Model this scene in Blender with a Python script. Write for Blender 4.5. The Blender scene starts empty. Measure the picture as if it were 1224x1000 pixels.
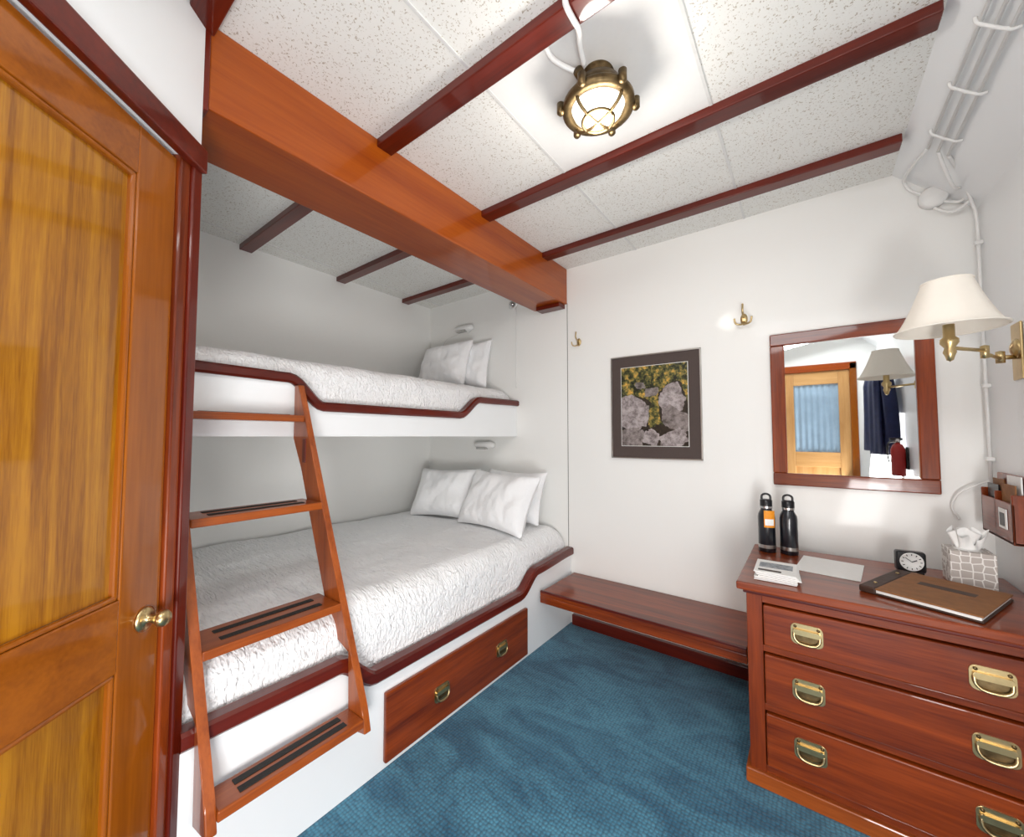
import bpy, bmesh, math, random
from mathutils import Vector, Matrix, noise
random.seed(4)
PI=math.pi
# ------------------------------------------------------------------ dimensions (metres)
XB,YW,ZC,XU,XL,XR,YD=-1.365,2.505,2.523,-1.837,-2.863,.601,1.783
YB=-.75; YN=.334

def lin(c):
    return tuple((x/255/12.92 if x/255<=.04045 else ((x/255+.055)/1.055)**2.4) for x in c)+(1,)
# ------------------------------------------------------------------ materials
MATS={}
def newmat(name):
    m=bpy.data.materials.new(name); m.use_nodes=True
    nt=m.node_tree; b=nt.nodes['Principled BSDF']; MATS[name]=m
    return m,nt,b
def plain(name,rgb,rough=.5,metal=0,coat=0,emit=None,es=0,var=0.04,bump=0,bs=60,spec=None,trans=0):
    m,nt,b=newmat(name); c=lin(rgb)
    tc=nt.nodes.new('ShaderNodeTexCoord'); n=nt.nodes.new('ShaderNodeTexNoise'); n.inputs['Scale'].default_value=bs; n.inputs['Detail'].default_value=4
    nt.links.new(tc.outputs['Object'],n.inputs['Vector'])
    r=nt.nodes.new('ShaderNodeValToRGB')
    r.color_ramp.elements[0].position=.3; r.color_ramp.elements[1].position=.7
    r.color_ramp.elements[0].color=tuple(x*(1-var) for x in c[:3])+(1,)
    r.color_ramp.elements[1].color=tuple(min(1,x*(1+var)) for x in c[:3])+(1,)
    nt.links.new(n.outputs['Fac'],r.inputs['Fac']); nt.links.new(r.outputs['Color'],b.inputs['Base Color'])
    b.inputs['Roughness'].default_value=rough; b.inputs['Metallic'].default_value=metal
    b.inputs['Coat Weight'].default_value=coat; b.inputs['Coat Roughness'].default_value=.08
    if spec is not None: b.inputs['Specular IOR Level'].default_value=spec
    if emit: b.inputs['Emission Color'].default_value=lin(emit); b.inputs['Emission Strength'].default_value=es
    if trans: b.inputs['Transmission Weight'].default_value=trans
    if bump:
        bp=nt.nodes.new('ShaderNodeBump'); bp.inputs['Strength'].default_value=bump; bp.inputs['Distance'].default_value=.004
        nt.links.new(n.outputs['Fac'],bp.inputs['Height']); nt.links.new(bp.outputs['Normal'],b.inputs['Normal'])
    return m
def wood(name,cd,cl,axis,rough=.35,coat=.5,sc=18,stretch=.06,contrast=(.3,.7)):
    m,nt,b=newmat(name)
    tc=nt.nodes.new('ShaderNodeTexCoord'); mp=nt.nodes.new('ShaderNodeMapping')
    s=[sc,sc,sc]; s[axis]=sc*stretch; mp.inputs['Scale'].default_value=s
    nt.links.new(tc.outputs['Object'],mp.inputs['Vector'])
    n=nt.nodes.new('ShaderNodeTexNoise'); n.inputs['Scale'].default_value=1; n.inputs['Detail'].default_value=7; n.inputs['Distortion'].default_value=.5; n.inputs['Roughness'].default_value=.6
    nt.links.new(mp.outputs['Vector'],n.inputs['Vector'])
    mp2=nt.nodes.new('ShaderNodeMapping'); s2=[sc*9]*3; s2[axis]=sc*.5; mp2.inputs['Scale'].default_value=s2
    nt.links.new(tc.outputs['Object'],mp2.inputs['Vector'])
    n2=nt.nodes.new('ShaderNodeTexNoise'); n2.inputs['Scale'].default_value=1; n2.inputs['Detail'].default_value=3
    nt.links.new(mp2.outputs['Vector'],n2.inputs['Vector'])
    mx=nt.nodes.new('ShaderNodeMath'); mx.operation='MULTIPLY_ADD'; mx.inputs[1].default_value=.36
    nt.links.new(n2.outputs['Fac'],mx.inputs[0])
    sub=nt.nodes.new('ShaderNodeMath'); sub.operation='SUBTRACT'; sub.inputs[1].default_value=.18
    nt.links.new(n.outputs['Fac'],sub.inputs[0]); nt.links.new(sub.outputs[0],mx.inputs[2])
    r=nt.nodes.new('ShaderNodeValToRGB'); r.color_ramp.elements[0].position=contrast[0]; r.color_ramp.elements[1].position=contrast[1]
    r.color_ramp.elements[0].color=lin(cd); r.color_ramp.elements[1].color=lin(cl)
    nt.links.new(mx.outputs[0],r.inputs['Fac']); nt.links.new(r.outputs['Color'],b.inputs['Base Color'])
    b.inputs['Roughness'].default_value=rough; b.inputs['Specular IOR Level'].default_value=.25
    b.inputs['Coat Weight'].default_value=coat; b.inputs['Coat Roughness'].default_value=.05
    return m
wallm=plain('white_paint',(243,243,240),.45,var=.006,bs=3,bump=.03,coat=.15)
wallm2=plain('white_gloss_paint',(241,243,244),.35,var=.006,bs=3,coat=.3)
def tile():
    m,nt,b=newmat('ceiling_tile')
    tc=nt.nodes.new('ShaderNodeTexCoord')
    n=nt.nodes.new('ShaderNodeTexNoise'); n.inputs['Scale'].default_value=150; n.inputs['Detail'].default_value=3; n.inputs['Roughness'].default_value=.6
    nt.links.new(tc.outputs['Object'],n.inputs['Vector'])
    r=nt.nodes.new('ShaderNodeValToRGB'); r.color_ramp.elements[0].position=.35; r.color_ramp.elements[1].position=.41
    r.color_ramp.elements[0].color=lin((178,168,152)); r.color_ramp.elements[1].color=lin((236,236,232))
    nt.links.new(n.outputs['Fac'],r.inputs['Fac']); nt.links.new(r.outputs['Color'],b.inputs['Base Color'])
    b.inputs['Roughness'].default_value=.8
    bp=nt.nodes.new('ShaderNodeBump'); bp.inputs['Strength'].default_value=.12; bp.inputs['Distance'].default_value=.002
    nt.links.new(r.outputs['Color'],bp.inputs['Height']); nt.links.new(bp.outputs['Normal'],b.inputs['Normal'])
tile()
def carpet():
    m,nt,b=newmat('blue_carpet')
    tc=nt.nodes.new('ShaderNodeTexCoord')
    mp0=nt.nodes.new('ShaderNodeMapping'); mp0.inputs['Scale'].default_value=(1,2.0,1); mp0.inputs['Rotation'].default_value=(0,0,.7)
    nt.links.new(tc.outputs['Object'],mp0.inputs['Vector'])
    n=nt.nodes.new('ShaderNodeTexNoise'); n.inputs['Scale'].default_value=3; n.inputs['Detail'].default_value=8; n.inputs['Distortion'].default_value=1.2
    nt.links.new(mp0.outputs['Vector'],n.inputs['Vector'])
    r=nt.nodes.new('ShaderNodeValToRGB'); r.color_ramp.elements[0].position=.38; r.color_ramp.elements[1].position=.64
    r.color_ramp.elements[0].color=lin((48,102,130)); r.color_ramp.elements[1].color=lin((80,142,168))
    nt.links.new(n.outputs['Fac'],r.inputs['Fac'])
    v=nt.nodes.new('ShaderNodeTexVoronoi'); v.inputs['Scale'].default_value=75; v.inputs['Randomness'].default_value=.35
    nt.links.new(tc.outputs['Object'],v.inputs['Vector'])
    r2=nt.nodes.new('ShaderNodeValToRGB'); r2.color_ramp.elements[0].color=(1,1,1,1); r2.color_ramp.elements[1].color=(.25,.28,.34,1); r2.color_ramp.elements[0].position=.25; r2.color_ramp.elements[1].position=.8
    nt.links.new(v.outputs['Distance'],r2.inputs['Fac'])
    mx=nt.nodes.new('ShaderNodeMix'); mx.data_type='RGBA'; mx.blend_type='MULTIPLY'; mx.inputs[0].default_value=.9
    nt.links.new(r.outputs['Color'],mx.inputs[6]); nt.links.new(r2.outputs['Color'],mx.inputs[7]); nt.links.new(mx.outputs[2],b.inputs['Base Color'])
    b.inputs['Roughness'].default_value=.95; b.inputs['Sheen Weight'].default_value=.3; b.inputs['Specular IOR Level'].default_value=.1
    bp=nt.nodes.new('ShaderNodeBump'); bp.inputs['Strength'].default_value=.7; bp.inputs['Distance'].default_value=.006; bp.invert=True
    nt.links.new(v.outputs['Distance'],bp.inputs['Height']); nt.links.new(bp.outputs['Normal'],b.inputs['Normal'])
carpet()
def linen(name,wave):
    m,nt,b=newmat(name); b.inputs['Roughness'].default_value=.9; b.inputs['Sheen Weight'].default_value=.2
    tc=nt.nodes.new('ShaderNodeTexCoord')
    n=nt.nodes.new('ShaderNodeTexNoise'); n.inputs['Scale'].default_value=9; n.inputs['Detail'].default_value=6; n.inputs['Distortion'].default_value=.8
    nt.links.new(tc.outputs['Object'],n.inputs['Vector'])
    rr=nt.nodes.new('ShaderNodeValToRGB'); rr.color_ramp.elements[0].color=lin((240,241,243)); rr.color_ramp.elements[1].color=lin((250,250,250))
    nt.links.new(n.outputs['Fac'],rr.inputs['Fac']); nt.links.new(rr.outputs['Color'],b.inputs['Base Color'])
    bp=nt.nodes.new('ShaderNodeBump'); bp.inputs['Strength'].default_value=.45; bp.inputs['Distance'].default_value=.03
    nt.links.new(n.outputs['Fac'],bp.inputs['Height']); last=bp
    if wave:
        mp=nt.nodes.new('ShaderNodeMapping'); mp.inputs['Scale'].default_value=(16,80,50); mp.inputs['Rotation'].default_value=(0,0,.1)
        nt.links.new(tc.outputs['Object'],mp.inputs['Vector'])
        w=nt.nodes.new('ShaderNodeTexNoise'); w.inputs['Scale'].default_value=1; w.inputs['Distortion'].default_value=.8; w.inputs['Detail'].default_value=1
        nt.links.new(mp.outputs['Vector'],w.inputs['Vector'])
        b2=nt.nodes.new('ShaderNodeBump'); b2.inputs['Strength'].default_value=1; b2.inputs['Distance'].default_value=.012
        nt.links.new(w.outputs['Fac'],b2.inputs['Height']); nt.links.new(bp.outputs['Normal'],b2.inputs['Normal']); last=b2
    nt.links.new(last.outputs['Normal'],b.inputs['Normal'])
linen('bedspread',True); linen('pillow_linen',False)
A3=('x','y','z')
for i,a in enumerate(A3):
    wood('mahog_'+a,(90,30,7),(146,62,16),i)
    wood('trim_'+a,(72,14,4),(106,28,9),i,sc=12)
    wood('beam_'+a,(136,54,5),(170,82,12),i,sc=9)
    wood('ladder_'+a,(124,54,12),(168,84,28),i)
    wood('door_'+a,(128,74,6),(172,114,18),i,rough=.25,coat=.7,sc=40,stretch=.035,contrast=(.34,.66))
    wood('stile_'+a,(126,64,6),(154,84,14),i,rough=.25,coat=.7,sc=14)
    wood('pale_'+a,(180,130,76),(206,160,104),i)
plain('brass',(206,182,134),.3,1,var=.06)
plain('aged_brass',(112,94,66),.45,1,var=.4,bs=40,bump=.3)
plain('black_grip',(38,36,34),.9,var=.3,bs=400,bump=.4)
plain('white_plastic',(238,238,236),.35,var=.01)
plain('chrome',(200,200,200),.2,1)
plain('black',(22,22,26),.3,var=.05)
plain('bottle_black',(20,24,32),.28,coat=.4,var=.05)
plain('paper',(240,240,238),.7,var=.02)
plain('print_grey',(150,155,160),.7,var=.4,bs=90)
plain('leather',(136,88,44),.6,var=.15,bs=30,bump=.3)
plain('leather_dark',(58,34,22),.55,var=.15,bs=30,bump=.3)
plain('shade',(236,230,220),.8,emit=(255,240,220),es=.08,var=.01)
plain('lamp_glass',(240,240,230),.15,emit=(255,246,228),es=1.6,var=.25,bs=25)
plain('navy',(22,32,70),.85,var=.2,bs=25,bump=.3)
plain('red_ext',(160,20,14),.3)
plain('orange_tag',(236,150,30),.6)
plain('mat_board',(76,64,60),.8,var=.03)
plain('silver',(176,172,168),.3,1)
plain('dark_seam',(96,92,86),.7)
plain('seam',(222,222,220),.6)
m,nt,b=newmat('mirror_glass'); b.inputs['Metallic'].default_value=1; b.inputs['Roughness'].default_value=.015; b.inputs['Base Color'].default_value=(.78,.8,.8,1)
plain('curtain_glass',(140,162,180),.3,emit=(180,204,224),es=.15,var=.15,bs=6)  # weak emission stands in for daylight behind the curtained pane
def art():
    m,nt,b=newmat('art_foliage'); L=nt.links.new; tc=nt.nodes.new('ShaderNodeTexCoord')
    n=nt.nodes.new('ShaderNodeTexNoise'); n.inputs['Scale'].default_value=32; n.inputs['Detail'].default_value=10; n.inputs['Roughness'].default_value=.68; L(tc.outputs['Object'],n.inputs['Vector'])
    r2=nt.nodes.new('ShaderNodeValToRGB'); e=r2.color_ramp.elements; e[0].color=lin((26,26,18)); e[1].color=lin((222,170,76)); e[0].position=.40; e[1].position=.64
    x=e.new(.48); x.color=lin((78,82,44)); x=e.new(.55); x.color=lin((142,126,66))
    L(n.outputs['Fac'],r2.inputs['Fac']); L(r2.outputs['Color'],b.inputs['Base Color']); b.inputs['Roughness'].default_value=.3
    for nm,c0,c1 in (('art_rock',(92,82,80),(184,174,174)),('art_rock_dark',(72,64,60),(152,142,140))):
        m,nt,b=newmat(nm); L=nt.links.new; tc=nt.nodes.new('ShaderNodeTexCoord')
        n=nt.nodes.new('ShaderNodeTexNoise'); n.inputs['Scale'].default_value=24; n.inputs['Detail'].default_value=12; n.inputs['Roughness'].default_value=.82; L(tc.outputs['Object'],n.inputs['Vector'])
        r=nt.nodes.new('ShaderNodeValToRGB'); r.color_ramp.elements[0].position=.38; r.color_ramp.elements[1].position=.58; r.color_ramp.elements[0].color=lin(c0); r.color_ramp.elements[1].color=lin(c1)
        L(n.outputs['Fac'],r.inputs['Fac']); L(r.outputs['Color'],b.inputs['Base Color']); b.inputs['Roughness'].default_value=.3
    plain('art_gap',(44,36,28),.3,var=.6,bs=60)
art()
def hexbox():
    m,nt,b=newmat('tissue_pattern'); tc=nt.nodes.new('ShaderNodeTexCoord')
    v=nt.nodes.new('ShaderNodeTexVoronoi'); v.feature='DISTANCE_TO_EDGE'; v.inputs['Scale'].default_value=38; v.inputs['Randomness'].default_value=.3
    nt.links.new(tc.outputs['Object'],v.inputs['Vector'])
    r=nt.nodes.new('ShaderNodeValToRGB'); e=r.color_ramp.elements; e[0].color=lin((236,234,230)); e[1].color=lin((182,174,168)); e[0].position=.05; e[1].position=.08
    nt.links.new(v.outputs['Distance'],r.inputs['Fac']); nt.links.new(r.outputs['Color'],b.inputs['Base Color'])
hexbox()
# ------------------------------------------------------------------ mesh builder
class B:
    def __init__(s,name): s.name=name; s.bm=bmesh.new(); s.mats=[]
    def mi(s,m):
        if m not in s.mats: s.mats.append(m)
        return s.mats.index(m)
    def add(s,t,mat,M=None,smooth=False,bev=0,seg=2):
        if bev>0:
            bmesh.ops.bevel(t,geom=t.edges[:],offset=bev,segments=seg,profile=.5,affect='EDGES',clamp_overlap=True)
        if M is not None: t.transform(M)
        i=s.mi(mat)
        for f in t.faces: f.material_index=i; f.smooth=smooth
        bmesh.ops.recalc_face_normals(t,faces=t.faces[:])
        me=bpy.data.meshes.new('tmp'); t.to_mesh(me); t.free(); s.bm.from_mesh(me); bpy.data.meshes.remove(me)
    def box(s,x0,x1,y0,y1,z0,z1,mat,bev=.003,M=None,seg=2):
        t=bmesh.new(); bmesh.ops.create_cube(t,size=1)
        t.transform(Matrix.Translation(((x0+x1)/2,(y0+y1)/2,(z0+z1)/2))@Matrix.Diagonal((abs(x1-x0),abs(y1-y0),abs(z1-z0),1)))
        s.add(t,mat,M,False,bev,seg)
    def prism(s,pts,axis,a,b,mat,bev=0,M=None,seg=2,smooth=False):
        t=bmesh.new()
        def mk(p,c):
            v=list(p); v.insert(axis,c); return t.verts.new(v)
        A=[mk(p,a) for p in pts]; C=[mk(p,b) for p in pts]
        t.faces.new(A); t.faces.new(C[::-1]); n=len(pts)
        for i in range(n): t.faces.new((A[i],C[i],C[(i+1)%n],A[(i+1)%n]))
        s.add(t,mat,M,smooth,bev,seg)
    def strip(s,path,hh,axis,a,b,mat,bev=.008):
        t=bmesh.new(); rows=[]
        n=len(path)
        for i,p in enumerate(path):
            q0=path[max(0,i-1)]; q1=path[min(n-1,i+1)]
            d=Vector((q1[0]-q0[0],q1[1]-q0[1])).normalized(); nn=Vector((-d.y,d.x))
            u=Vector(p)+nn*hh; l=Vector(p)-nn*hh
            r=[]
            c=bev
            sec=[(u-nn*c,a),(u,a+c if b>a else a-c),(u,b-c if b>a else b+c),(u-nn*c,b),(l+nn*c,b),(l,b-c if b>a else b+c),(l,a+c if b>a else a-c),(l+nn*c,a)]
            for (w,cc) in sec:
                v=[w.x,w.y]; v.insert(axis,cc); r.append(t.verts.new(v))
            rows.append(r)
        for i in range(n-1):
            for k in range(8): t.faces.new((rows[i][k],rows[i][(k+1)%8],rows[i+1][(k+1)%8],rows[i+1][k]))
        t.faces.new(rows[0]); t.faces.new(rows[-1][::-1])
        s.add(t,mat)
    def tube(s,pts,r,mat,n=10,sub=6,closed=False):
        P=[Vector(p) for p in pts]
        if sub>1 and len(P)>2:
            Q=[]
            for i in range(len(P)-1):
                p0=P[max(0,i-1)];p1=P[i];p2=P[i+1];p3=P[min(len(P)-1,i+2)]
                for k in range(sub):
                    u=k/sub; Q.append(.5*((2*p1)+(-p0+p2)*u+(2*p0-5*p1+4*p2-p3)*u*u+(-p0+3*p1-3*p2+p3)*u**3))
            Q.append(P[-1]); P=Q
        t=bmesh.new(); rows=[]; up=None
        for i,p in enumerate(P):
            d=(P[min(len(P)-1,i+1)]-P[max(0,i-1)])
            if d.length<1e-9: d=Vector((0,0,1))
            d.normalize()
            if up is None: up=d.orthogonal().normalized()
            up=(up-d*up.dot(d)).normalized(); w=d.cross(up)
            rows.append([t.verts.new(p+r*(math.cos(2*PI*k/n)*up+math.sin(2*PI*k/n)*w)) for k in range(n)])
        for i in range(len(rows)-1):
            for k in range(n): t.faces.new((rows[i][k],rows[i][(k+1)%n],rows[i+1][(k+1)%n],rows[i+1][k]))
        t.faces.new(rows[0]); t.faces.new(rows[-1][::-1])
        s.add(t,mat,None,True)
    def lathe(s,prof,mat,M=None,n=32,smooth=True,sy=1):
        t=bmesh.new(); rows=[]
        for (r,z) in prof:
            if r<1e-5: rows.append([t.verts.new((0,0,z))])
            else: rows.append([t.verts.new((r*math.cos(2*PI*k/n),sy*r*math.sin(2*PI*k/n),z)) for k in range(n)])
        for a,b in zip(rows,rows[1:]):
            for k in range(n):
                k2=(k+1)%n
                if len(a)==1 and len(b)==1: continue
                if len(a)==1: t.faces.new((a[0],b[k],b[k2]))
                elif len(b)==1: t.faces.new((a[k],b[0],a[k2]))
                else: t.faces.new((a[k],b[k],b[k2],a[k2]))
        s.add(t,mat,M,smooth)
    def grid(s,fn,nu,nv,mat,smooth=True,M=None):
        t=bmesh.new(); V=[[t.verts.new(fn(i/nu,j/nv)) for j in range(nv+1)] for i in range(nu+1)]
        for i in range(nu):
            for j in range(nv): t.faces.new((V[i][j],V[i+1][j],V[i+1][j+1],V[i][j+1]))
        s.add(t,mat,M,smooth)
    def done(s):
        me=bpy.data.meshes.new(s.name)
        s.bm.to_mesh(me); s.bm.free()
        for m in s.mats: me.materials.append(MATS[m])
        o=bpy.data.objects.new(s.name,me); bpy.context.collection.objects.link(o); return o
T=Matrix.Translation
def Rm(a,ax): return Matrix.Rotation(a,4,ax)
def smooth_path(keys,n=8):
    out=[]
    for (a,b) in zip(keys,keys[1:]):
        for k in range(n):
            u=k/n; w=u*u*(3-2*u); out.append((a[0]+(b[0]-a[0])*u,a[1]+(b[1]-a[1])*w))
    out.append(keys[-1]); return out
# ------------------------------------------------------------------ room shell
E=Vector((.676,-.737,0)).normalized(); N=Vector((-E.y,E.x,0)); P0=Vector((XB,.346,0))-N*.012
DM=Matrix(((E.x,N.x,0,P0.x),(E.y,N.y,0,P0.y),(0,0,1,0),(0,0,0,1)))
b=B('floor'); b.box(XL-.1,XR+.1,YB-.1,YW+.1,-.08,0,'blue_carpet',0); b.done()
b=B('ceiling'); b.box(XL-.1,XR+.1,YB-.1,YW+.1,ZC,ZC+.08,'ceiling_tile',0)
b.box(-.87,-.255,.99,1.55,ZC-.003,ZC+.01,'white_plastic',0)
for x in (-2.715,-2.1,-1.485,-.87,-.255): b.box(x-.005,x+.005,YB,YW,ZC-.004,ZC+.01,'seam',0)
b.done()
b=B('wall_back'); b.box(XL-.1,XR+.1,YW,YW+.1,0,ZC,'white_paint',0)
b.box(-1.3835,-1.3805,YW-.003,YW+.01,.45,2.27,'dark_seam',0); b.done()
b=B('wall_left'); b.box(XL-.1,XL,.2,YW,0,ZC,'white_paint',0); b.done()
b=B('wall_right'); b.box(XR,XR+.1,YB,YW,0,ZC,'white_gloss_paint',0); b.done()
b=B('ceiling_cove'); b.prism([(.335,ZC+.01),(XR+.001,2.27),(XR+.001,ZC+.01)],1,YB,YW,'white_gloss_paint'); b.done()
b=B('wall_near_bunk'); b.box(XL,XB-.005,.24,YN-.002,0,ZC,'white_paint',0); b.done()
b=B('wall_door'); b.box(.001,.03,-.1,0,0,ZC,'white_gloss_paint',0,DM); b.box(.03,.83,-.1,0,2.06,ZC,'white_gloss_paint',0,DM); b.box(.83,1.5,-.1,0,0,ZC,'white_gloss_paint',0,DM); b.done()
b=B('wall_front'); b.box(-.6,-.28,YB-.1,YB,0,ZC,'white_paint',0); b.box(.42,XR+.1,YB-.1,YB,0,ZC,'white_paint',0); b.box(-.28,.42,YB-.1,YB,2.12,ZC,'white_paint',0); b.done()
for k,y in enumerate((.325,.95,1.595,2.205)):
    b=B('trim_%d'%(k+1)); b.box(XL,.335,y-.036,y+.036,ZC-.035,ZC,'trim_x',.004); b.done()
b=B('ceiling_beam'); b.box(-1.665,-1.382,.35,YW,2.262,ZC,'beam_y',.006)
b.box(-1.665,-1.376,.335,.352,2.25,ZC,'trim_z',.003)
b.box(-1.60,-1.40,2.42,YW,2.232,2.262,'trim_x',.004); b.done()
b=B('baseboard_back'); b.box(XB+.02,-.23,YW-.03,YW,0,.07,'trim_x',.004); b.done()
# ------------------------------------------------------------------ doors
b=B('door_1')
lo,hi,zt,sl=.072,.79,2.045,.188
yb,yf=-.055,-.012
for (a,c) in ((lo,sl),(.672,hi)): b.box(a,c,yb,yf,.01,zt,'stile_z',.003,DM)
for (a,c) in ((.01,.22),(.768,.93),(1.925,zt)): b.box(sl,.672,yb,yf,a,c,'stile_x',.003,DM)
for (a,c) in ((.22,.768),(.93,1.925)):
    b.box(sl,.672,yb+.01,yf-.014,a,c,'door_z',0,DM)
    for (x0,x1,z0,z1) in ((sl,sl+.012,a,c),(.66,.672,a,c)): b.box(x0,x1,yf-.02,yf-.002,z0,z1,'stile_z',.005,DM)
    for (x0,x1,z0,z1) in ((sl,.672,a,a+.012),(sl,.672,c-.012,c)): b.box(x0,x1,yf-.02,yf-.002,z0,z1,'stile_x',.005,DM)
KM=DM@T((.118,yf,.857))@Rm(-PI/2,'X')
b.lathe([(0,0),(.029,0),(.029,.004),(.022,.008),(.010,.010),(.009,.024),(.013,.029),(.019,.037),(.020,.045),(.015,.053),(0,.056)],'brass',KM)
b.done()
b=B('door_frame')
b.box(0,.035,-.1,.006,0,2.119,'trim_z',.004,DM); b.box(.035,.07,-.1,-.002,0,2.06,'mahog_z',.004,DM)
b.box(.0,.86,-.005,.020,2.05,2.119,'trim_x',.005,DM); b.box(.79,.86,-.1,.015,0,2.06,'trim_z',.004,DM); b.done()
b=B('door_2')
for (a,c) in ((-.24,-.13),(.28,.38)): b.box(a,c,YB-.06,YB-.01,0,2.05,'pale_z',.004)
for (a,c) in ((0,.2),(.95,1.12),(1.9,2.05)): b.box(-.13,.28,YB-.06,YB-.01,a,c,'pale_x',.004)
b.box(-.13,.28,YB-.045,YB-.03,.2,.95,'pale_z',0)
b.grid(lambda u,v:(-.13+.41*u,YB-.035+.006*math.sin(u*46),1.12+.78*v),60,4,'curtain_glass')
b.box(-.30,-.24,YB-.08,YB+.015,0,2.12,'stile_z',.004); b.box(.38,.44,YB-.08,YB+.015,0,2.12,'stile_z',.004); b.box(-.3,.44,YB-.08,YB+.015,2.05,2.13,'beam_x',.004)
b.done()
# ------------------------------------------------------------------ bunks
low=smooth_path([(YN,.485),(.78,.48),(.93,.375),(1.88,.375),(2.06,.475),(YW-.002,.495)])
up=smooth_path([(YN,1.565),(.79,1.56),(.95,1.44),(1.86,1.44),(2.06,1.555),(YW-.002,1.56)])
b=B('bunk_bed')
def board(path,x0,x1,z0,mat):
    t=bmesh.new()
    rows=[[t.verts.new(v) for v in ((x0,y,z0),(x0,y,z),(x1,y,z),(x1,y,z0))] for (y,z) in path]
    for a,c in zip(rows,rows[1:]):
        for k in range(4): t.faces.new((a[k],a[(k+1)%4],c[(k+1)%4],c[k]))
    t.faces.new(rows[0]); t.faces.new(rows[-1][::-1]); b.add(t,mat)
board(low,XB-.03,XB,0.001,'white_gloss_paint'); board(up,XU-.03,XU,1.30,'white_gloss_paint')
b.strip(low,.026,0,XB-.036,XB+.022,'trim_y',.009); b.strip(up,.022,0,XU-.036,XU+.022,'trim_y',.009)
b.box(XL+.002,XB-.03,YN,YW-.002,.28,.34,'white_paint',0)
b.box(XL+.002,XU-.03,YN,YW-.002,1.30,1.36,'white_paint',0)
b.done()
def mattress(name,x1,ztop,zbot,rad):
    b=B(name)
    prof=[(XL+.01,ztop-.02),(XL+.1,ztop)]
    for k in range(1,14): prof.append((XL+.1+(x1-rad-XL-.1)*k/14,ztop+.012*math.sin(PI*k/14)))
    for k in range(0,9):
        a=k/8*PI/2; prof.append((x1-rad+rad*math.sin(a),ztop-rad*1.1+rad*1.1*math.cos(a)))
    for k in range(1,4): prof.append((x1+.004,ztop-rad*1.1+(zbot-ztop+rad*1.1)*k/3))
    n=len(prof)-1
    def fn(u,v):
        f=u*n; i=min(n-1,int(f)); t=f-i; x=prof[i][0]*(1-t)+prof[i+1][0]*t; z=prof[i][1]*(1-t)+prof[i+1][1]*t
        y=YN+.01+(YW-.022-YN)*v
        d=noise.noise(Vector((x*3,y*3,z*3)))*.012+noise.noise(Vector((x*11,y*7,z*9)))*.006
        e=min(v,1-v)
        ed=-.03*max(0,1-e*25)**2
        if x<x1-.12: return (x,y,z+d+ed)
        return (x+min(0,d-.004),y,z+d*.5+ed)
    b.grid(fn,110,160,'bedspread')
    return b.done()
mattress('mattress',XB-.045,.662,.345,.12)
mattress('mattress',XU-.045,1.672,1.365,.09)
def pillow(w,h,t,M,seed):
    b=B('pillow')
    def side(sg):
        def fn(u,v):
            a=2*u-1;c=2*v-1
            x=a*w/2*(.91+.09*c*c); y=c*h/2*(.89+.11*a*a)
            z=sg*t/2*((1-a**4)*(1-c**4))**.55
            fall=min(1,(1-a*a)*3)*min(1,(1-c*c)*3)
            z+=sg*noise.noise(Vector((x*8+seed,y*8,sg*2)))*.02*fall+sg*noise.noise(Vector((x*24+seed,y*14,sg*2)))*.008*fall
            return (x,y,z)
        return fn
    b.grid(side(1),44,36,'pillow_linen',M=M); b.grid(side(-1),44,36,'pillow_linen',M=M); return b.done()
def pm(x,y,z,lean,yaw,roll=0): return T((x,y,z))@Rm(yaw,'Z')@Rm(PI/2-lean,'X')@Rm(roll,'Z')
pillow(.58,.41,.18,pm(-2.33,2.20,.855,.45,.14,.03),1)
pillow(.62,.42,.19,pm(-1.74,2.14,.856,.48,-.08,-.03),5)
pillow(.56,.38,.15,pm(-1.78,2.37,.862,.30,-.05),9)
pillow(.52,.42,.17,pm(-2.42,2.27,1.89,.36,.08,.05),13)
pillow(.50,.42,.13,pm(-2.29,2.405,1.89,.18,0),17)
def pull(b,x,y,z,nrm,w=.088,h=.068):
    if nrm=='y': M=T((x,y,z))@Rm(PI/2,'X')
    else: M=T((x,y,z))@Rm(PI/2,'Z')@Rm(PI/2,'X')
    def outl(w,h,r,n=6):
        o=[]
        for (cx,cy,a0) in ((w/2-r,h/2-r,0),(-w/2+r,h/2-r,PI/2),(-w/2+r,-h/2+r,PI),(w/2-r,-h/2+r,1.5*PI)):
            for k in range(n+1): a=a0+k/n*PI/2; o.append((cx+r*math.cos(a),cy+r*math.sin(a)))
        return o
    b.prism(outl(w,h,.016),2,0,.004,'brass',.0012,M)
    b.prism([(q[0],q[1]-h*.14) for q in outl(w*.72,h*.40,.012)],2,.003,.0046,'aged_brass',0,M)
    b.tube([M@Vector(p) for p in ((-w*.40,.004,.009),(-w*.38,-h*.2,.012),(-w*.24,-h*.38,.014),(0,-h*.42,.015),(w*.24,-h*.38,.014),(w*.38,-h*.2,.012),(w*.40,.004,.009))],.0045,'brass',8)
    b.prism([(q[0],q[1]+h*.12) for q in outl(w*.86,h*.26,.006)],2,.003,.013,'brass',.003,M)
    for sx in (-1,1):
        b.lathe([(0,0),(.005,0),(.005,.003),(0,.004)],'aged_brass',M@T((sx*w*.36,h*.36,.004)),10)
b=B('bunk_drawer'); b.box(XB+.001,XB+.022,.97,1.94,.03,.295,'mahog_y',.006)
pull(b,XB+.022,1.26,.160,'x'); pull(b,XB+.022,1.69,.170,'x'); b.done()
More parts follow.
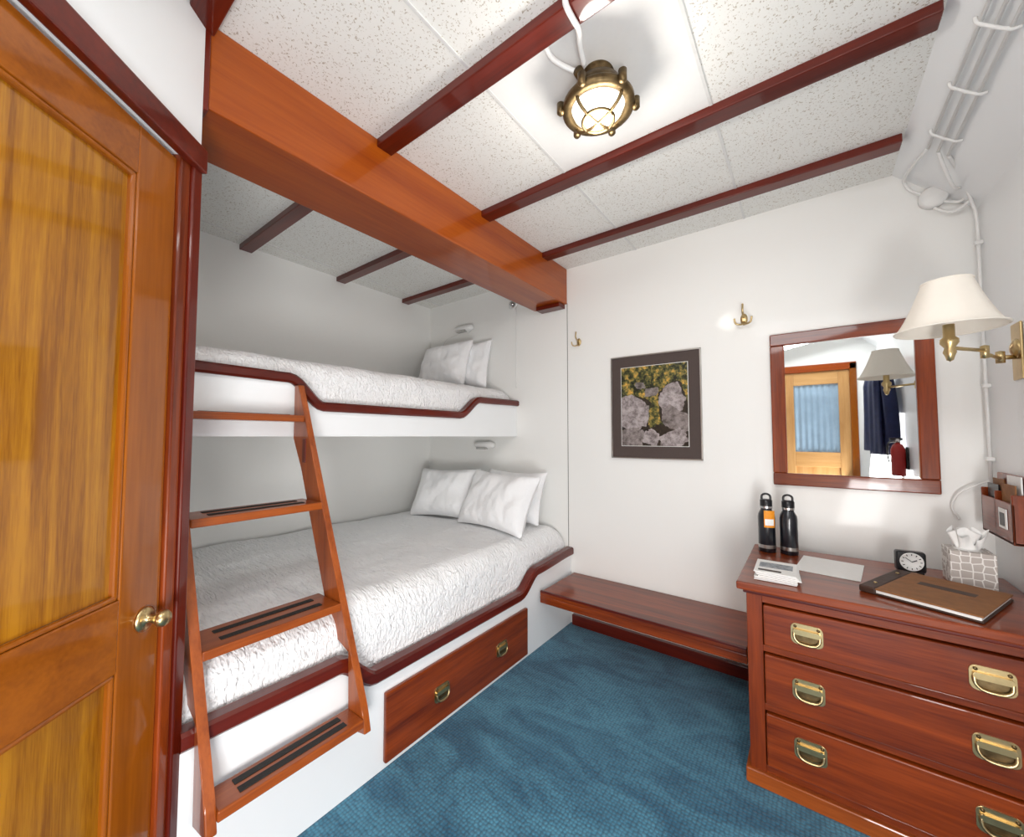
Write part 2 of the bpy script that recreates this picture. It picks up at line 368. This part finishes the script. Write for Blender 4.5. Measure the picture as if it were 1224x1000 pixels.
# ------------------------------------------------------------------ ladder
b=B('bunk_ladder')
def fx(z): return -1.245-.415*(z-.328)-max(0,z-1.0)*.06
xs=XU+.026; xb=XB+.026
def rail(y0,y1):
    pts=[(fx(1.525),1.525),(fx(.36),.36),(fx(.34)+.002,.34),(fx(.30),.285),(xb,.262),(xb,.53),(fx(.56)-.125,.56),(fx(1.17)-.125,1.17),(xs,1.29),(xs,1.525)]
    b.prism([(p[0],p[1]) for p in pts],1,y0,y1,'ladder_z',.004)
rail(.805,.831); rail(.362,.388)
for z in (.335,.685,1.04,1.39):
    x1=fx(z)-.002; x0=x1-.165
    if z<.4: x0,x1=xb,fx(z)+.01
    if z>1.3: x0=xs
    b.box(x0,x1,.388,.805,z-.028,z,'ladder_y',.004)
    d=x1-x0
    for k in (.30,.68):
        b.box(x0+d*k-.012,x0+d*k+.012,.445,.755,z-.001,z+.0025,'black_grip',.001)
b.box(fx(1.25)-.075,fx(1.25)-.048,.801,.806,1.19,1.29,'trim_z',.002)
b.done()
# ------------------------------------------------------------------ ledge
b=B('ledge_shelf'); b.box(XB+.024,-.245,2.065,YW-.001,.325,.35,'mahog_x',.005)
b.box(XB+.024,-.245,2.065,2.09,.285,.327,'mahog_x',.004); b.box(XB+.03,-.26,YW-.03,YW-.001,.27,.325,'mahog_x',.003)
b.box(XB+.024,-.245,2.064,2.082,.345,.358,'trim_x',.004); b.done()
# ------------------------------------------------------------------ dresser
b=B('dresser'); dx0,dx1,dy0,dy1=-.21,.585,YD,2.40
b.box(dx0+.002,dx0+.03,dy0+.03,dy1,0,.715,'mahog_z',0); b.box(dx1-.03,dx1-.002,dy0+.03,dy1,0,.715,'mahog_z',0)
b.box(dx0+.01,dx1-.01,dy1-.02,dy1-.001,0,.715,'mahog_x',.0)
for (a,c) in ((dx0+.0,-.158),(.532,dx1)): b.box(a,c,dy0,dy0+.032,.03,.715,'mahog_z',.003)
for (a,c) in ((.672,.712),(.493,.516),(.278,.303),(.04,.08)): b.box(-.16,.535,dy0+.003,dy0+.03,a,c,'mahog_x',.002)
b.box(dx0-.03,XR-.004,dy0-.03,dy1+.012,.715,.745,'mahog_x',.006)
b.box(dx0-.014,dx1+.01,dy0-.014,dy1-.005,.0,.055,'ladder_x',.005)
b.box(dx0-.010,dx1,dy0-.010,dy0+.01,.700,.716,'trim_x',.004)
for (a,c,h) in ((.520,.668,.594),(.307,.489,.40),(.085,.274,.195)):
    b.box(-.155,.529,dy0-.010,dy0+.02,a,c,'mahog_x',.005)
    for x in (-.025,.405): pull(b,x,dy0-.010,h,'y',.092,.072)
b.done()
# ------------------------------------------------------------------ mirror & picture
b=B('framed_mirror'); x0,x1,z0,z1=-.153,.452,1.049,1.837; w=.062
b.box(x0,x1,YW-.028,YW,z1-w,z1,'mahog_x',.005);b.box(x0,x1,YW-.028,YW,z0,z0+w,'mahog_x',.005)
b.box(x0,x0+w,YW-.028,YW,z0+w,z1-w,'mahog_z',.005);b.box(x1-w,x1,YW-.028,YW,z0+w,z1-w,'mahog_z',.005)
b.box(x0+w-.004,x1-w+.004,YW-.014,YW-.004,z0+w-.004,z1-w+.004,'mirror_glass',0); b.done()
b=B('framed_picture'); x0,x1,z0,z1=-1.045,-.492,1.16,1.82
for (a,c,d,e) in ((x0,x1,z1-.007,z1),(x0,x1,z0,z0+.007),(x0,x0+.007,z0,z1),(x1-.007,x1,z0,z1)): b.box(a,c,YW-.022,YW,d,e,'silver',.001)
b.box(x0+.006,x1-.006,YW-.016,YW,z0+.006,z1-.006,'mat_board',0)
b.box(-.977,-.563,YW-.018,YW-.01,1.238,1.748,'white_plastic',0)
AX0,AX1,AZ0,AZ1=-.974,-.566,1.241,1.745
b.box(AX0,AX1,YW-.019,YW-.01,AZ0,AZ1,'art_foliage',0)
def blob(cx,cy,rx,ry,rot,mat,off,seed,n=70):
    pts=[]
    for k in range(n):
        a=2*PI*k/n; f=1+.34*noise.noise(Vector((math.cos(a)*1.3+seed,math.sin(a)*1.3,seed)))+.14*noise.noise(Vector((math.cos(a)*4+seed,math.sin(a)*4,1)))+.05*noise.noise(Vector((math.cos(a)*12+seed,math.sin(a)*12,1)))
        ca,sa=math.cos(a),math.sin(a); ca=math.copysign(abs(ca)**.7,ca)*rx*f; sa=math.copysign(abs(sa)**.7,sa)*ry*f
        du,dv=ca*math.cos(rot)-sa*math.sin(rot),ca*math.sin(rot)+sa*math.cos(rot)
        u=min(.999,max(.001,cx+du)); v=min(.999,max(.001,cy+dv))
        pts.append((AX0+(AX1-AX0)*u,AZ1-(AZ1-AZ0)*v))
    b.prism(pts,1,YW-.019-off,YW-.012,mat)
blob(.22,.62,.29,.23,.2,'art_gap',.0003,3); blob(.80,.50,.23,.24,-.3,'art_gap',.0004,4); blob(.55,.88,.5,.15,0,'art_gap',.0005,14)
blob(.20,.60,.27,.20,.3,'art_rock',.0009,1.3); blob(.78,.43,.19,.17,-.4,'art_rock',.0009,2.7); blob(.84,.68,.20,.13,.35,'art_rock_dark',.0011,12.4)
blob(.15,.90,.23,.11,-.1,'art_rock_dark',.0012,5.1); blob(.46,.90,.12,.10,.5,'art_rock',.0015,6.6); blob(.79,.92,.22,.10,-.3,'art_rock',.0013,7.2)
blob(.50,.62,.07,.16,.2,'art_foliage',.0014,21); blob(.47,.33,.11,.05,-.2,'art_rock_dark',.0012,9.9); blob(.30,.24,.08,.04,.2,'art_rock_dark',.0012,19.9)
b.done()
def hook(x,z,s=1):
    b=B('coat_hook'); y=YW
    b.lathe([(0,0),(.016*s,0),(.015*s,.004),(.007*s,.006),(0,.007)],'brass',T((x,y,z))@Rm(PI/2,'X'),20,sy=1.8)
    b.tube([(x,y-.004,z+.01),(x,y-.03*s,z+.012),(x,y-.05*s,z+.03*s),(x,y-.045*s,z+.06*s)],.0045*s,'brass')
    for sx in (-1,1): b.tube([(x,y-.004,z-.012),(x+sx*.008*s,y-.03*s,z-.03*s),(x+sx*.03*s,y-.04*s,z-.025*s),(x+sx*.036*s,y-.042*s,z+.0)],.0042*s,'brass')
    b.lathe([(0,-.006),(.006,0),(0,.006)],'brass',T((x,y-.045*s,z+.063*s)),12); b.done()
hook(-1.29,1.97,1); hook(-.27,1.95,1.15)
# ------------------------------------------------------------------ ceiling light
b=B('bulkhead_light'); L=T((-.535,1.19,ZC))@Rm(PI,'X')
b.lathe([(0,0),(.05,0),(.055,.012),(.045,.02),(.042,.035),(.075,.05),(.085,.075),(.085,.10),(.112,.104),(.118,.112),(.118,.128),(.108,.134),(.092,.134),(.088,.128),(.088,.10),(0,.09)],'aged_brass',L,40)
b.lathe([(.088,.118),(.08,.137),(.06,.152),(.03,.160),(0,.162)],'lamp_glass',L,32)
for a in (0.3,0.3+PI/2):
    b.tube([L@Vector((.098*math.cos(t)*math.cos(a),.098*math.cos(t)*math.sin(a),.130+.045*math.sin(t))) for t in [k/10*PI for k in range(11)]],.0055,'aged_brass',8,2)
b.tube([L@Vector((.052*math.cos(t),.052*math.sin(t),.168)) for t in [k/24*2*PI for k in range(25)]],.005,'aged_brass',8,1)
for k in range(6):
    a=k*PI/3+.5; M=L@Rm(a,'Z')@T((.124,0,.116))
    b.lathe([(0,-.018),(.013,-.018),(.013,.014),(.008,.02),(0,.022)],'aged_brass',M,12)
b.lathe([(0,0),(.016,0),(.016,.04),(0,.04)],'aged_brass',L@T((-.02,.065,.06))@Rm(-PI/2,'X'),12)
b.done()
b=B('lamp_conduit')
b.tube([(-.50,.905,ZC-.01),(-.50,.91,ZC-.04),(-.50,.95,ZC-.045),(-.503,.99,ZC-.04),(-.52,1.03,ZC-.04),(-.535,1.09,ZC-.05)],.0085,'white_plastic')
b.tube([(-.62,.99,ZC-.012),(-.62,1.03,ZC-.02),(-.60,1.06,ZC-.035),(-.565,1.10,ZC-.05)],.0085,'white_plastic')
b.done()
# ------------------------------------------------------------------ conduits on cove
b=B('electrical_conduit')
cn=Vector((-.253,0,-.265)).normalized()
def ch(u,y,off=.008):
    p=Vector((.335+(XR-.335)*u,y,ZC+(2.27-ZC)*u)); return p+cn*off
for u in (.30,.40,.50):
    b.tube([ch(u,YB+.02),ch(u,2.2)],.0055,'white_plastic',8)
for y in (.95,1.1,1.35,1.6,1.85,2.1):
    b.tube([ch(.25,y,.003),ch(.29,y,.013),ch(.40,y,.015),ch(.51,y,.013),ch(.55,y,.003)],.005,'white_plastic',6)
J=Matrix.Translation((.47,YW,2.36))@Rm(PI/2,'X')
b.lathe([(0,0),(.045,0),(.047,.03),(.04,.038),(0,.04)],'white_plastic',J,28)
b.tube([ch(.30,2.2),ch(.25,2.3,.02),(.38,2.47,2.47),(.40,2.485,2.42),(.44,2.48,2.38)],.006,'white_plastic')
b.tube([ch(.40,2.2),ch(.7,2.34,.03),(.56,2.46,2.36),(.55,2.475,2.31),(.48,2.48,2.34)],.006,'white_plastic')
b.tube([ch(.50,2.2),(.53,2.36,2.36),(.575,2.45,2.28),(.588,2.46,2.2),(.588,2.46,1.9)],.006,'white_plastic')
b.tube([(.588,2.46,1.9),(.588,2.46,1.08)],.006,'white_plastic',8)
b.tube([(.47,2.48,2.31),(.52,2.47,2.27),(.565,2.46,2.29),(.585,2.45,2.33)],.006,'white_plastic')
for z in (2.1,1.8,1.5,1.2): b.box(.578,XR,2.448,2.472,z,z+.016,'white_plastic',.003)
b.tube([(.588,2.46,1.12),(.55,2.46,1.10),(.50,2.47,1.06),(.48,2.48,1.0),(.50,2.48,.95)],.004,'white_plastic',6)
b.done()
# ------------------------------------------------------------------ swing-arm lamp
b=B('swing_arm_lamp'); cx,cy,cz=.37,1.85,1.645
b.lathe([(0,0),(.035,0),(.036,.006),(.028,.014),(.014,.02),(0,.022)],'brass',T((XR-.001,2.17,1.61))@Rm(-PI/2,'Y'),24,sy=1.0)
b.box(XR-.008,XR-.001,2.13,2.21,1.50,1.70,'brass',.003)
b.tube([(XR-.01,2.17,1.58),(XR-.05,2.15,1.58)],.008,'brass',10)
b.lathe([(0,-.02),(.012,-.02),(.012,.02),(0,.024)],'brass',T((XR-.05,2.15,1.58)),12)
b.tube([(XR-.05,2.15,1.575),(.475,1.98,1.575)],.006,'brass',8); b.lathe([(0,-.022),(.011,-.02),(.011,.02),(0,.024)],'brass',T((.475,1.98,1.58)),12)
b.tube([(.475,1.98,1.585),(cx,cy,1.585)],.006,'brass',8)
b.lathe([(0,1.54),(.008,1.545),(.012,1.56),(.016,1.57),(.012,1.585),(.022,1.60),(.022,1.612),(.014,1.62),(.014,1.66),(0,1.66)],'brass',T((cx,cy,0)),20)
def shade(u,v):
    a=2*PI*u; f=1+.012*math.cos(a*8)
    z=cz+.155*v; r=.126-.068*v**.75; r=r*f; return (cx+r*math.cos(a),cy+r*math.sin(a),z)
b.grid(shade,96,12,'shade')
for z,r in ((cz,.127),(cz+.155,.058)): b.tube([(cx+r*math.cos(t),cy+r*math.sin(t),z) for t in [k/36*2*PI for k in range(37)]],.003,'shade',6,1)
b.done()
# ------------------------------------------------------------------ reading lamps + vent
def rlamp(x,z):
    b=B('reading_light'); b.lathe([(0,0),(.03,0),(.03,.02),(0,.024)],'white_plastic',T((x,YW,z))@Rm(PI/2,'X'),20)
    b.lathe([(0,-.10),(.020,-.098),(.030,-.08),(.030,.06),(.020,.095),(0,.10)],'white_plastic',T((x-.01,YW-.05,z-.005))@Rm(PI/2,'Y'),16)
    b.box(x-.07,x+.03,YW-.09,YW-.055,z-.04,z-.022,'chrome',.003); b.done()
rlamp(-2.36,2.24); rlamp(-2.12,1.235)
b=B('round_vent'); b.lathe([(0,0),(.04,0),(.045,.012),(.03,.02),(.028,.01),(0,.01)],'white_plastic',T((-1.87,YW,2.36))@Rm(PI/2,'X'),24)
b.lathe([(0,0),(.02,0),(.018,.02),(0,.024)],'chrome',T((-1.87,YW-.01,2.36))@Rm(PI/2,'X'),16)
b.tube([(-1.84,YW-.01,2.33),(-1.835,YW-.01,2.0),(-1.835,YW-.01,1.68)],.004,'white_plastic',6); b.done()
b=B('bunk_cable'); b.tube([(-2.42,YW-.01,2.22),(-2.62,YW-.02,2.18),(-2.70,YW-.012,2.05),(-2.7,YW-.012,1.9)],.004,'white_plastic',6); b.done()
# ------------------------------------------------------------------ things on the dresser
ZT=.745
def bottle(x,y,tag):
    b=B('water_bottle')
    b.lathe([(0,0),(.034,0),(.036,.004),(.036,.165),(.034,.18),(.024,.20),(.023,.206)],'bottle_black',T((x,y,ZT)),28)
    b.lathe([(.0365,.02),(.0366,.028),(.0365,.036)],'silver',T((x,y,ZT)),28)
    b.lathe([(0,.206),(.025,.206),(.026,.212),(.026,.245),(.022,.25),(0,.25)],'black',T((x,y,ZT)),24)
    b.lathe([(.0262,.208),(.0266,.213),(.0262,.218)],'chrome',T((x,y,ZT)),24)
    b.tube([(x-.018,y,ZT+.247),(x-.016,y,ZT+.268),(x,y,ZT+.276),(x+.016,y,ZT+.268),(x+.018,y,ZT+.247)],.005,'black',8)
    if tag: b.grid(lambda u,v:(x+.0385*math.sin(-.2+u*1.3),y-.0385*math.cos(-.2+u*1.3),ZT+.12+.08*v),8,2,'orange_tag'); b.grid(lambda u,v:(x+.039*math.sin(-.1+u*1.0),y-.039*math.cos(-.1+u*1.0),ZT+.13+.03*v),8,2,'paper')
    b.done()
bottle(-.175,2.29,True); bottle(-.088,2.30,False)
b=B('brochure_stack')
for k in range(7):
    M=T((-.115+random.uniform(-.006,.006),1.90,ZT+.002+k*.005))@Rm(.05+random.uniform(-.05,.05),'Z')
    b.box(-.068,.068,-.09,.09,0,.0035,'paper',.0005,M)
b.box(-.055,.055,-.02,.05,.0037,.0042,'print_grey',0,M); b.box(-.055,.02,-.07,-.05,.0037,.0042,'black',0,M); b.done()
b=B('paper_sheet'); b.box(-.105,.105,-.13,.13,0,.0018,'paper',.0,T((.055,2.16,ZT+.001))@Rm(-.12,'Z')); b.done()
b=B('leather_binder'); M=T((.335,2.0,ZT+.001))@Rm(-.42,'Z')
b.box(-.145,.145,-.17,.17,0,.006,'leather_dark',.002,M); b.box(-.135,.14,-.165,.165,.006,.016,'paper',.001,M)
b.box(-.105,.145,-.17,.17,.016,.022,'leather',.003,M); b.box(-.15,-.103,-.17,.17,.0,.023,'leather_dark',.005,M)
b.box(-.05,.09,.02,.06,.022,.0225,'leather_dark',0,M)
for yy in (-.1,.1): b.lathe([(0,0),(.006,0),(.005,.003),(0,.004)],'brass',M@T((-.126,yy,.023)),12)
b.done()
b=B('alarm_clock'); M=T((.315,2.27,ZT+.008))@Rm(.12,'Z')
b.box(-.045,.045,-.018,.022,0,.082,'black',.010,M,3)
F=M@T((0,-.0185,.043))@Rm(PI/2,'X')
b.lathe([(0,0),(.033,0),(.034,.002),(.036,.002),(.036,0)],'paper',F,32)
b.box(-.001,.001,-.0,.024,.001,.003,'black',0,F@Rm(.9,'Z')); b.box(-.0014,.0014,0,.017,.001,.003,'black',0,F@Rm(-1.1,'Z'))
for k in range(12):
    b.box(-.0012,.0012,.025,.031,.001,.0028,'black',0,F@Rm(k*PI/6,'Z'))
for sx in (-.03,.03): b.box(sx-.008,sx+.008,-.015,.018,-.008,.003,'black',.002,M)
b.done()
b=B('tissue_box'); M=T((.468,2.24,ZT+.001))
b.box(-.058,.058,-.058,.058,0,.128,'tissue_pattern',.002,M)
b.lathe([(.0,.1285),(.038,.1285),(.038,.130),(0,.130)],'white_plastic',M,24)
def tis(u,v):
    a=2*PI*u; r=.03*(1-v)+.045*v*(1+.45*math.sin(a*3+1)+.25*math.sin(a*5)); 
    return (r*math.cos(a)*(1-.2*v),r*math.sin(a)*.6,.125+.055*v+.02*v*math.sin(a*2+.5)+.012*v*math.sin(a*7))
b.grid(tis,60,8,'paper',M=M)
def tis2(u,v):
    a=2*PI*u; r=.02+.02*v*(1+.5*math.sin(a*3+3)); return (r*math.cos(a)-.01,r*math.sin(a)*.5,.13+.07*v+.012*v*math.sin(a*3))
b.grid(tis2,48,6,'paper',M=M); b.done()
b=B('card_organizer'); ox=.545; XE=XR-.001
b.box(ox,XE,2.10,2.40,.93,.94,'mahog_y',.002); b.box(XR-.012,XE,2.10,2.40,.93,1.16,'mahog_z',.003)
b.box(ox,ox+.008,2.10,2.40,.93,1.07,'mahog_y',.003); b.box(ox,XE,2.10,2.11,.93,1.10,'mahog_z',.003); b.box(ox,XE,2.39,2.40,.93,1.10,'mahog_z',.003); b.box(ox,XE,2.25,2.26,.93,1.10,'mahog_z',.003)
for k in range(2): b.box(ox+.014+k*.014,ox+.018+k*.014,2.12,2.24,.94,1.13+.03*k,'paper' if k else 'leather',.001)
for k in range(2): b.box(ox+.014+k*.014,ox+.018+k*.014,2.27,2.38,.94,1.12+.02*k,'leather' if k else 'black',.001)
b.box(ox-.004,ox-.001,2.14,2.21,.975,1.045,'paper',.001); b.box(ox-.0055,ox-.0042,2.155,2.195,.985,1.03,'black',0); b.done()
# ------------------------------------------------------------------ jackets on right wall near camera (seen in mirror)
def jacket(y,z,seed,wd):
    b=B('navy_jacket')
    def fn(u,v):
        a=2*PI*u
        prof=.25+.75*min(1,(v*5))**.6 if v<.2 else 1+.12*(v-.2)
        w=wd/2*prof; f=1+.08*math.sin(a*6+seed+v*3)+.05*math.sin(a*11+seed)
        return (XR-.11+.07*prof*math.cos(a)*f*.9, y+w*math.sin(a)*f, z-.75*v)
    b.grid(fn,72,30,'navy')
    for s in (-1,1): b.tube([(XR-.08,y+s*wd*.38,z-.12),(XR-.07,y+s*wd*.56,z-.30),(XR-.06,y+s*wd*.58,z-.55),(XR-.065,y+s*wd*.56,z-.68)],.045,'navy',14)
    b.tube([(XR-.001,y,z+.05),(XR-.06,y,z+.045),(XR-.09,y,z+.07)],.005,'brass',8)
    b.tube([(XR-.09,y,z+.07),(XR-.09,y+.02,z+.03),(XR-.09,y,z-.02),(XR-.09,y-.02,z+.03),(XR-.09,y,z+.07)],.003,'navy',6)
    b.done()
jacket(.42,1.90,0,.36); jacket(-.02,1.92,2,.36)
b=B('fire_extinguisher'); EX=T((XR-.06,.80,1.0))
b.lathe([(0,0),(.04,0),(.042,.015),(.042,.20),(.03,.235),(.014,.25),(0,.25)],'red_ext',EX,24)
b.lathe([(0,.25),(.014,.25),(.014,.28),(0,.285)],'chrome',EX,16); b.box(-.045,.03,-.008,.008,.27,.29,'black',.004,EX)
b.tube([EX@Vector(p) for p in ((0,0,.26),(-.05,0,.25),(-.058,0,.16),(-.05,0,.1))],.006,'black',8); b.box(.042,.059,-.02,.02,.05,.22,'black',.003,EX); b.done()
# ------------------------------------------------------------------ lights
def area(name,loc,rot,sx,sy,power,col):
    l=bpy.data.lights.new(name,'AREA'); l.shape='RECTANGLE'; l.size=sx; l.size_y=sy; l.energy=power; l.color=col
    o=bpy.data.objects.new(name,l); o.location=loc; o.rotation_euler=rot; bpy.context.collection.objects.link(o); return o
area('ceiling_fill',(-.02,-.1,ZC-.03),(math.radians(20),math.radians(-12),0),.9,.9,34,(.97,.99,1))  # added soft fill panel under the ceiling, out of view; no roof opening
def aim(name,loc,tgt,sx,sy,power,col):
    d=Vector(tgt)-Vector(loc); q=d.to_track_quat('-Z','Y'); o=area(name,loc,(0,0,0),sx,sy,power,col); o.rotation_euler=q.to_euler(); return o
aim('low_fill',(.42,-.45,.55),(-2.5,1.7,1.9),.5,.6,42,(1,.99,.98))  # unseen low fill, added to brighten the bunk alcove and ceiling
aim('side_fill',(.53,.35,1.15),(-2.4,1.6,1.5),.4,.7,16,(1,.99,.98))  # second added fill near the right wall, lifts the bunks; no window here
pl=bpy.data.lights.new('lamp_bulb','POINT'); pl.energy=10; pl.color=(1,.95,.88); pl.shadow_soft_size=.07
o=bpy.data.objects.new('lamp_bulb',pl); o.location=(-.535,1.19,ZC-.23); bpy.context.collection.objects.link(o)
w=bpy.data.worlds.new('World'); bpy.context.scene.world=w; w.use_nodes=True
w.node_tree.nodes['Background'].inputs[0].default_value=(.8,.88,1,1); w.node_tree.nodes['Background'].inputs[1].default_value=.6
sc=bpy.context.scene
sc.view_settings.view_transform='Standard'; sc.view_settings.look='None'; sc.view_settings.exposure=-0.24
# ------------------------------------------------------------------ camera
c=bpy.data.cameras.new('Camera'); c.sensor_width=36; c.sensor_fit='HORIZONTAL'; c.lens=470.35/1224*36; c.clip_start=.02
co=bpy.data.objects.new('Camera',c); bpy.context.collection.objects.link(co)
yaw,pit=math.radians(36.99),math.radians(2.609)
co.location=(0,0,1.3); co.rotation_euler=(PI/2+pit,0,yaw)
sc.camera=co
